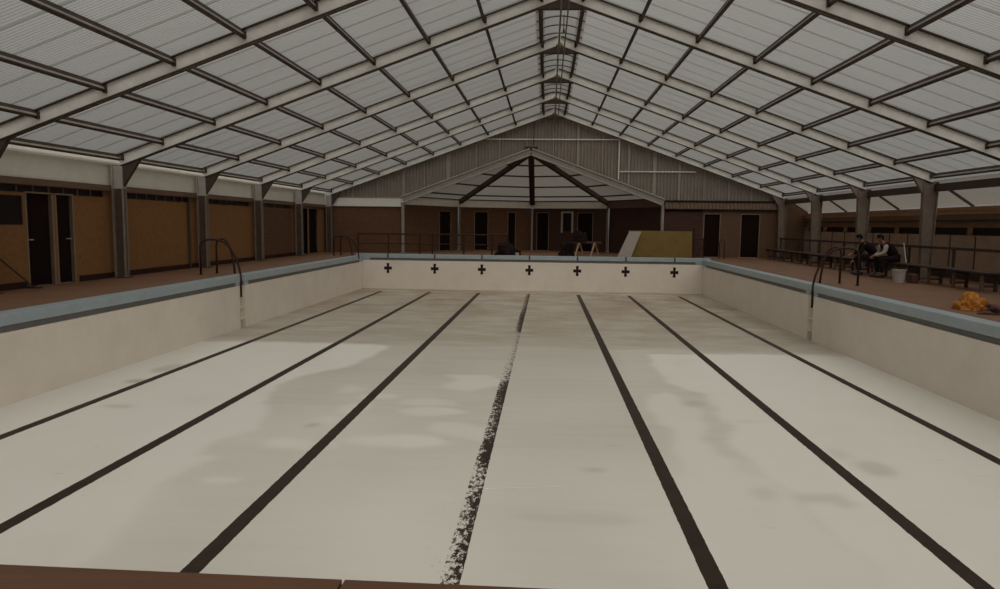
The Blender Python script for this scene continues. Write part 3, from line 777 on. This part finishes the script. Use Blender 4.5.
# ------------------------------------------------------------------ ladder handrails
def arc_rail(deckX, poolX, y, h, zend, sg):
    """leg on the deck, rounded top, long curve down to the pool edge; sg = +1 pool lies towards +x"""
    w = abs(poolX - deckX); P = [(0, 0), (0, h * .80), (w * .03, h * .90), (w * .10, h * .97), (w * .22, h), (w * .42, h * 1.0), (w * .60, h * .93), (w * .76, h * .76), (w * .88, h * .52), (w * .96, h * .25), (w, .0)]
    if zend < 0: P += [(w * 1.0, zend * .5), (w, zend)]
    return [(deckX + sg * a, y, z) for a, z in P]
def ladder(name, sg, X, ya, yb, lab, h=.90, dA=1.02, dB=.86, la=0.02, ze0=-.55):
    # X pool face, rail a enters the pool recess, rail b ends on the coping
    r = empty(name, (X - sg * .6, ya, 0))
    o = r.location
    for y, dk, pe, ze in ((ya, dA, la, ze0), (yb, dB, .38, .0)):
        pts = [(p[0] - o.x, p[1] - o.y, p[2] - o.z) for p in arc_rail(X - sg * dk, X - sg * pe if pe > .1 else X + sg * pe, y, h, ze, sg)]
        mb = MB(); mb.tube(pts, .027, 'rail', 10); mb.build('handrail', r, smooth=True)
        mb = MB(); mb.lathe([(.001, .012), (.05, .012), (.055, .0)], 'rail', 12, c=(pts[0][0], pts[0][1], .001)); mb.build('foot_flange', r)
    tag(r, lab, 'ladder rail', 'curved handrails at the pool ladders')
ladder('ladder_rail', 1, XL, 17.50, 18.05, 'pair of curved dark red handrails at the ladder recess on the left coping')
ladder('ladder_rail', -1, XR, 17.50, 18.15, 'pair of curved dark red handrails at the ladder recess near the seated people')
ladder('ladder_rail', 1, XL, 28.9, 29.35, 'pair of curved dark handrails at the far left pool corner', h=.82, la=.03, ze0=-.12)
# small hoop far right
mb = MB(); mb.tube([(8.22, 31.4, .0), (8.20, 31.4, .70), (8.23, 31.4, .79), (8.31, 31.4, .83), (8.39, 31.4, .79), (8.42, 31.4, .70), (8.42, 31.4, .0)], .02, 'rail', 8)
tag(mb.build('hoop_rail', smooth=True), 'small dark hoop rail standing before the doorway in the end wall', 'rail')

# fences
def fence(pts, y, zr, zm, label, tops=None, x1=None):
    r = empty('fence_rail', (pts[0], y, 0)); tag(r, label, 'fence')
    for x, t in zip(pts, tops or [zr] * len(pts)):
        mb = MB(); mb.tube([(x - pts[0], 0, 0), (x - pts[0], 0, t)], .030, 'rail', 8); mb.build('post', r)
    for z in (zr, zm):
        mb = MB(); mb.tube([(0, 0, z), ((x1 or pts[-1]) - pts[0], 0, z)], .032 if z == zr else .022, 'rail', 8); mb.build('rail', r)
fence([-7.61, -6.25, -4.87, -4.30, -2.91, -1.68, -.98], 30.9, .90, .47, 'long dark two-bar fence on deck beyond the far end of the pool')
fence([7.09, 7.52], 31.4, .84, .45, 'short dark fence section with one tall post beside the yellow board', tops=[1.3, .84])

# boards
mb = MB(); mb.box((0, -.02, 0), (2.80, 0.02, 1.17), 'ply')
o = mb.build('yellow_board', loc=(4.36, 31.95, .005)); o.rotation_euler = (radians(-9), 0, 0)
tag(o, 'large yellow green sheet standing on its long edge against a bay post', 'board')
mb = MB(); mb.prism([(-.62, 0), (-.02, 0), (.42, 1.14), (-.10, 1.14)], 'y', -.02, .02, 'plaster')
o = mb.build('pale_board', loc=(4.45, 31.55, .005)); o.rotation_euler = (radians(-9), 0, 0)
tag(o, 'pale narrow sheet leaning against the left end of the yellow board', 'board')

# sawhorse
r = empty('sawhorse', (2.50, 31.6, 0)); tag(r, 'raw timber sawhorse with splayed legs on the deck of the far bay', 'sawhorse')
mb = MB(); mb.box((-.62, -.05, .58), (.62, .05, .66), 'bundle'); mb.build('top_beam', r)
for s in (-1, 1):
    for q in (-1, 1):
        mb = MB(); mb.bar((s * .34 + q * .02, q * .04, .60), (s * .34 + q * .20 , q * .24, .005), .10, .06, 'timber', up=(1, 0, 0)); mb.build('leg', r)
    mb = MB(); mb.box((s * .34 - .12, -.02, .36), (s * .34 + .12, .02, .42), 'bundle'); mb.build('brace', r)

# crumpled cloth and dark heaps
def heap(name, loc, rx, ry, h, mt, seed, rough=.35):
    me = bmesh.new(); bmesh.ops.create_icosphere(me, subdivisions=5, radius=1)
    for v in me.verts:
        d = v.co.normalized(); n = noise.noise(d * 1.6 + Vector((seed, 0, 0))) * rough * 1.3 + noise.noise(d * 4 + Vector((seed, 3, 0))) * rough * .6 + abs(noise.noise(d * 9 + Vector((0, seed, 0)))) * rough * .35
        k = 1 + n; z = d.z * k
        v.co = Vector((d.x * k * rx, d.y * k * ry, max(0, z) * h if z > 0 else z * .02 * h))
    m_ = bpy.data.meshes.new(name); me.to_mesh(m_); me.free(); m_.materials.append(M[mt])
    zm = min(v.co.z for v in m_.vertices)
    for v in m_.vertices: v.co.z -= zm
    m_.polygons.foreach_set('use_smooth', [True] * len(m_.polygons))
    o = bpy.data.objects.new(name, m_); col.objects.link(o); o.location = loc; return o
tag(heap('orange_cloth', (8.0, 12.62, .002), .20, .22, .24, 'tarp', 3.7, .42), 'crumpled orange cloth lying on the right deck near the blue coping', 'cloth')
tag(heap('dark_bundle', (8.12, 12.02, .002), .24, .15, .14, 'bundle', 5.1, .6), 'dark reddish bundle on the right deck beside the orange cloth', 'bundle')
tag(heap('dark_bundle', (-1.05, 31.5, .002), .50, .32, .50, 'darkcloth', 8.2, .3), 'low dark heap at the end of the far fence', 'heap')
tag(heap('dark_lump', (1.62, 31.9, .002), .30, .28, .60, 'darkcloth', 2.2, .4), 'dark heap on the deck left of the sawhorse', 'heap')  # unidentified dark shape, built as a lumpy heap
o = heap('dark_shape', (2.16, 31.6, .662), .28, .16, .40, 'darkcloth', 4.4, .4); tag(o, 'dark shape on the left end of the sawhorse', 'cloth')  # unidentified dark shape resting on the sawhorse beam
# pale tin on far coping
mb = MB(); mb.lathe([(.001, 0), (.075, 0), (.085, .16), (.075, .16), (.068, .02), (.001, .02)], 'white', 16)
tag(mb.build('paint_tin', loc=(-.55, 30.5, .002)), 'small pale tin on the deck behind the middle of the far coping', 'tin')

# bucket
r = empty('bucket', (9.66, 18.62, .002)); tag(r, 'white plastic bucket on the deck before the near bench', 'bucket')
mb = MB(); mb.lathe([(.001, 0), (.125, 0), (.16, .32), (.172, .32), (.172, .345), (.15, .345), (.118, .02), (.001, .02)], 'white', 24); mb.build('pail', r, smooth=False)
mb = MB(); mb.tube([(0, -.165, .31), (-.06, -.14, .36), (-.09, 0, .385), (-.06, .14, .36), (0, .165, .31)], .006, 'rail', 8); mb.build('handle', r)
mb = MB(); mb.box((-.02, -.15, .0), (.14, .12, .22), 'bundle'); o = mb.build('crate', loc=(9.98, 18.72, .002), bevel=.01); tag(o, 'small dark box on the deck behind the white bucket', 'box')

# cords
def cord(pts, r, label, name='cord'):
    mb = MB(); mb.tube(pts, r, 'cord', 6); tag(mb.build(name), label, 'cord')
cord([(.10, 6.95, zfl(7) + .004), (.4, 7.0, zfl(7) + .004), (.92, 7.09, zfl(7) + .004)], .004, 'thin white line lying across the pool floor beside the peeled lane line')
cord([(XL - .26, 9.82, .006), (XL - .12, 9.55, .006), (XL + .01, 9.36, .006), (XL + .022, 9.33, -.06)], .006, 'thin white line lying over the blue coping at the left edge')

# ------------------------------------------------------------------ people
def skin_mesh(name, pts, edges, mt, parent, sub=2):
    """pts: list of (co, radius); root first"""
    me = bpy.data.meshes.new(name); me.from_pydata([p[0] for p in pts], edges, []); me.materials.append(M[mt])
    o = bpy.data.objects.new(name, me); col.objects.link(o); o.parent = parent
    sk = o.modifiers.new('skin', 'SKIN'); sk.use_smooth_shade = True
    for i, p in enumerate(pts):
        r = p[1]; me.skin_vertices[0].data[i].radius = (r, r) if not isinstance(r, tuple) else r
    me.skin_vertices[0].data[0].use_root = True
    ss = o.modifiers.new('sub', 'SUBSURF'); ss.levels = sub; ss.render_levels = sub
    return o
def ellipsoid(mb, c, r, mt, n=16, m=12, f=None):
    vs = []; fs = []
    for i in range(m + 1):
        t = pi * i / m
        for k in range(n):
            p = 2 * pi * k / n; v = Vector((sin(t) * cos(p), sin(t) * sin(p), cos(t)))
            if f: v = f(v)
            vs.append((c[0] + v.x * r[0], c[1] + v.y * r[1], c[2] + v.z * r[2]))
    for i in range(m):
        for k in range(n): fs.append((i * n + k, i * n + (k + 1) % n, (i + 1) * n + (k + 1) % n, (i + 1) * n + k))
    mb.add(vs, fs, mt)
def person(loc, rz, lean, top_mt, sleeve_mt, leg_mt, label, armL, armR, head_off):
    root = empty('person', loc, rz); tag(root, label, 'person')
    # faces local +x, seat height .44
    pel = Vector((0, 0, .575)); ch = Vector((lean * .55, 0, .84)); nk = Vector((lean * .88, 0, .99)); hd = nk + Vector(head_off)
    P = []; E = []
    def add(co, r, prev=None):
        P.append((tuple(co), r)); i = len(P) - 1
        if prev is not None: E.append((prev, i))
        return i
    ip = add(pel, .105); ic = add(ch, (.10, .075), ip); inn = add(nk, .050, ic); ih = add(nk + (hd - nk) * .5, .055, inn); ihd = add(hd, .075, ih); add(hd + Vector((.01, 0, .07)), .055, ihd)
    arms = []
    for s, arm in ((1, armL), (-1, armR)):
        sh = nk + Vector((-.03, s * .17, -.05)); el, wr = Vector(arm[0]), Vector(arm[1])
        a = add(sh, .028, ic); b = add(el, .042, a); c = add(wr, .028, b)
        d = (wr - el).normalized(); side = d.cross(Vector((0, 0, 1))).normalized(); upv = side.cross(d)
        pm = add(wr + d * .05, (.036, .018), c)
        for k, ln in enumerate((.065, .075, .07, .055)):
            off = side * (k - 1.5) * .019; q = wr + d * .09 + off
            f1 = add(q, .009, pm); f2 = add(q + d * ln * .5 - upv * .012, .0085, f1); add(q + d * ln * .8 - upv * .038, .007, f2)
        tq = wr + d * .03 - side * s * .04; t1 = add(tq, .010, pm); add(tq + d * .04 - upv * .015, .008, t1)
        arms.append((sh, el, wr))
    legs = []
    for s in (1, -1):
        hp = Vector((.02, s * .10, .55)); kn = Vector((.46, s * .15, .52)); an = Vector((.40, s * .14, .10))
        a = add(hp, .078, ip); b = add(kn, .052, a); c = add(an, .034, b); add(an + Vector((.13, s * .01, -.05)), .03, c); legs.append((hp, kn, an))
    skin_mesh('body', P, E, 'skin', root)
    # jacket / jumper
    P2 = [(tuple(pel + Vector((0, 0, -.0))), .13), (tuple((pel + ch) / 2 + Vector((-.05, 0, 0))), .14), (tuple(ch), (.165, .13)), (tuple(nk + Vector((-.03, 0, -.03))), .085)]
    skin_mesh('jacket', P2 + [(tuple(arms[0][0]), .075), (tuple(arms[1][0]), .075)], [(0, 1), (1, 2), (2, 3), (2, 4), (2, 5)], top_mt, root)
    for sh, el, wr in arms:
        skin_mesh('sleeve', [(tuple(sh), .078), (tuple((sh + el) / 2), .064), (tuple(el), .056), (tuple(wr - (wr - el) * .06), .040)], [(0, 1), (1, 2), (2, 3)], sleeve_mt, root)
    PT = [(tuple(pel), .13)]; ET = []
    for hp, kn, an in legs:
        i = len(PT); PT += [(tuple(hp + Vector((.03, 0, 0))), .10), (tuple((hp + kn) / 2), .085), (tuple(kn), .072), (tuple((kn + an) / 2), .062), (tuple(an + Vector((0, 0, .03))), .052)]
        ET += [(0, i), (i, i + 1), (i + 1, i + 2), (i + 2, i + 3), (i + 3, i + 4)]
    skin_mesh('trousers', PT, ET, leg_mt, root)
    for hp, kn, an in legs:
        mb = MB()
        def ff(v): return Vector((v.x, v.y * (1 if v.x > 0 else .8), v.z if v.z > -.5 else -.5))
        ellipsoid(mb, (an.x + .06, an.y, .05), (.15, .052, .075), 'shoe', f=ff); mb.build('shoe', root, smooth=True)
    # face and hair
    d = (hd - nk).normalized(); 
    mb = MB(); c = hd + Vector((-.015, 0, .035))
    ellipsoid(mb, c, (.098, .088, .10), 'hair', f=lambda v: v if (v.z > .05 or v.x < .1) else Vector((v.x * .72, v.y * .9, v.z * .8)))
    mb.build('hair', root, smooth=True)
    mb = MB(); f = hd + Vector((.075, 0, -.01))
    ellipsoid(mb, f + Vector((.018, 0, -.005)), (.016, .012, .022), 'skin', 8, 6)
    mb.build('nose', root, smooth=True)
    for s in (-1, 1):
        mb = MB(); ellipsoid(mb, f + Vector((-.005, s * .03, .022)), (.010, .013, .009), 'hair', 8, 6); mb.build('eye', root, smooth=True)
        mb = MB(); ellipsoid(mb, hd + Vector((-.005, s * .082, 0)), (.018, .010, .028), 'skin', 8, 6); mb.build('ear', root, smooth=True)
    mb = MB(); ellipsoid(mb, f + Vector((-.004, 0, -.042)), (.010, .024, .006), 'bundle', 8, 6); mb.build('mouth', root, smooth=True)
    return root
person((10.50, 20.62, 0), pi, .42, 'darkcloth', 'sleeve', 'denim', 'person in dark waistcoat with pale sleeves sitting hunched on the bench, back to the bucket',
       ((.40, .20, .70), (.60, .07, .62)), ((.34, -.24, .70), (.56, -.06, .60)), (.09, 0, .10))
person((10.38, 21.60, 0), pi - .25, .40, 'darkcloth', 'darkcloth', 'denim', 'person in all dark clothes sitting on the bench, bending forward with one arm down',
       ((.42, .26, .66), (.62, .24, .42)), ((.38, -.24, .68), (.60, -.08, .62)), (.11, 0, .09))

# ------------------------------------------------------------------ camera
W_, f_ = 1000.0, 707.9
yaw, pitch, roll = .0637, .0987, .0119
cy, sy, cp, sp_ = cos(yaw), sin(yaw), cos(pitch), sin(pitch)
R = Vector((cy, sy, 0)); F = Vector((-sy * cp, cy * cp, -sp_)); U = Vector((-sy * sp_, cy * sp_, cp))
c_, s_ = cos(roll), sin(roll)
R2 = R * c_ + U * s_; U2 = U * c_ - R * s_
cam = bpy.data.cameras.new('camera'); co = bpy.data.objects.new('camera', cam); sc.collection.objects.link(co)
mtx = Matrix((R2, U2, -F)).transposed().to_4x4(); mtx.translation = (.6727, 0, 1.3684); co.matrix_world = mtx
cam.sensor_width = 36; cam.sensor_fit = 'HORIZONTAL'; cam.lens = f_ / W_ * 36; cam.clip_end = 300
sc.camera = co

# ------------------------------------------------------------------ light: overcast sky
BACK = 7.0
w = bpy.data.worlds.new('overcast_sky'); sc.world = w; w.use_nodes = True; nt = w.node_tree
bg = nt.nodes['Background']; tc = nt.nodes.new('ShaderNodeTexCoord'); sx = nt.nodes.new('ShaderNodeSeparateXYZ'); nt.links.new(tc.outputs['Generated'], sx.inputs[0])
rp = nt.nodes.new('ShaderNodeValToRGB'); rp.color_ramp.elements[0].position = 0; rp.color_ramp.elements[0].color = (.10, .09, .08, 1)
mr = nt.nodes.new('ShaderNodeMapRange'); mr.inputs['From Min'].default_value = -1; mr.inputs['From Max'].default_value = 1; nt.links.new(sx.outputs['Z'], mr.inputs['Value'])
nt.links.new(mr.outputs[0], rp.inputs['Fac'])
e = rp.color_ramp.elements[1]; e.position = 1; e.color = (1.75, 1.72, 1.65, 1)
for p, v in ((.495, .10), (.505, .26), (.6, .36), (.7, .56), (.8, .95)):
    k = rp.color_ramp.elements.new(p); k.color = (v, v * .985, v * .945, 1)
# the cloud is brightest behind the camera, where the sun stands
def wm(op, a, b):
    n = nt.nodes.new('ShaderNodeMath'); n.operation = op
    for i, v in enumerate((a, b)):
        if isinstance(v, (int, float)): n.inputs[i].default_value = v
        else: nt.links.new(v, n.inputs[i])
    return n.outputs[0]
wm_dot = wm('ADD', wm('MULTIPLY', sx.outputs['Y'], .87), wm('MULTIPLY', sx.outputs['X'], -.5))
back = wm('POWER', wm('MAXIMUM', wm('MULTIPLY', wm_dot, -1.0), 0.0), 1.5)
up = wm('MINIMUM', wm('MAXIMUM', wm('MULTIPLY', wm('ADD', sx.outputs['Z'], .02), 12.0), 0.0), 1.0)
stren = wm('ADD', 1.0, wm('MULTIPLY', wm('MULTIPLY', back, up), BACK))
nt.links.new(rp.outputs['Color'], bg.inputs['Color']); nt.links.new(stren, bg.inputs['Strength'])

sc.view_settings.view_transform = 'Standard'; sc.view_settings.look = 'None'; sc.view_settings.gamma = 1; sc.view_settings.use_curve_mapping = False
sc.view_settings.exposure = -0.66
sc.cycles.max_bounces = 8; sc.cycles.diffuse_bounces = 5; sc.cycles.transparent_max_bounces = 12; sc.cycles.transmission_bounces = 6
sc.cycles.use_denoising = True
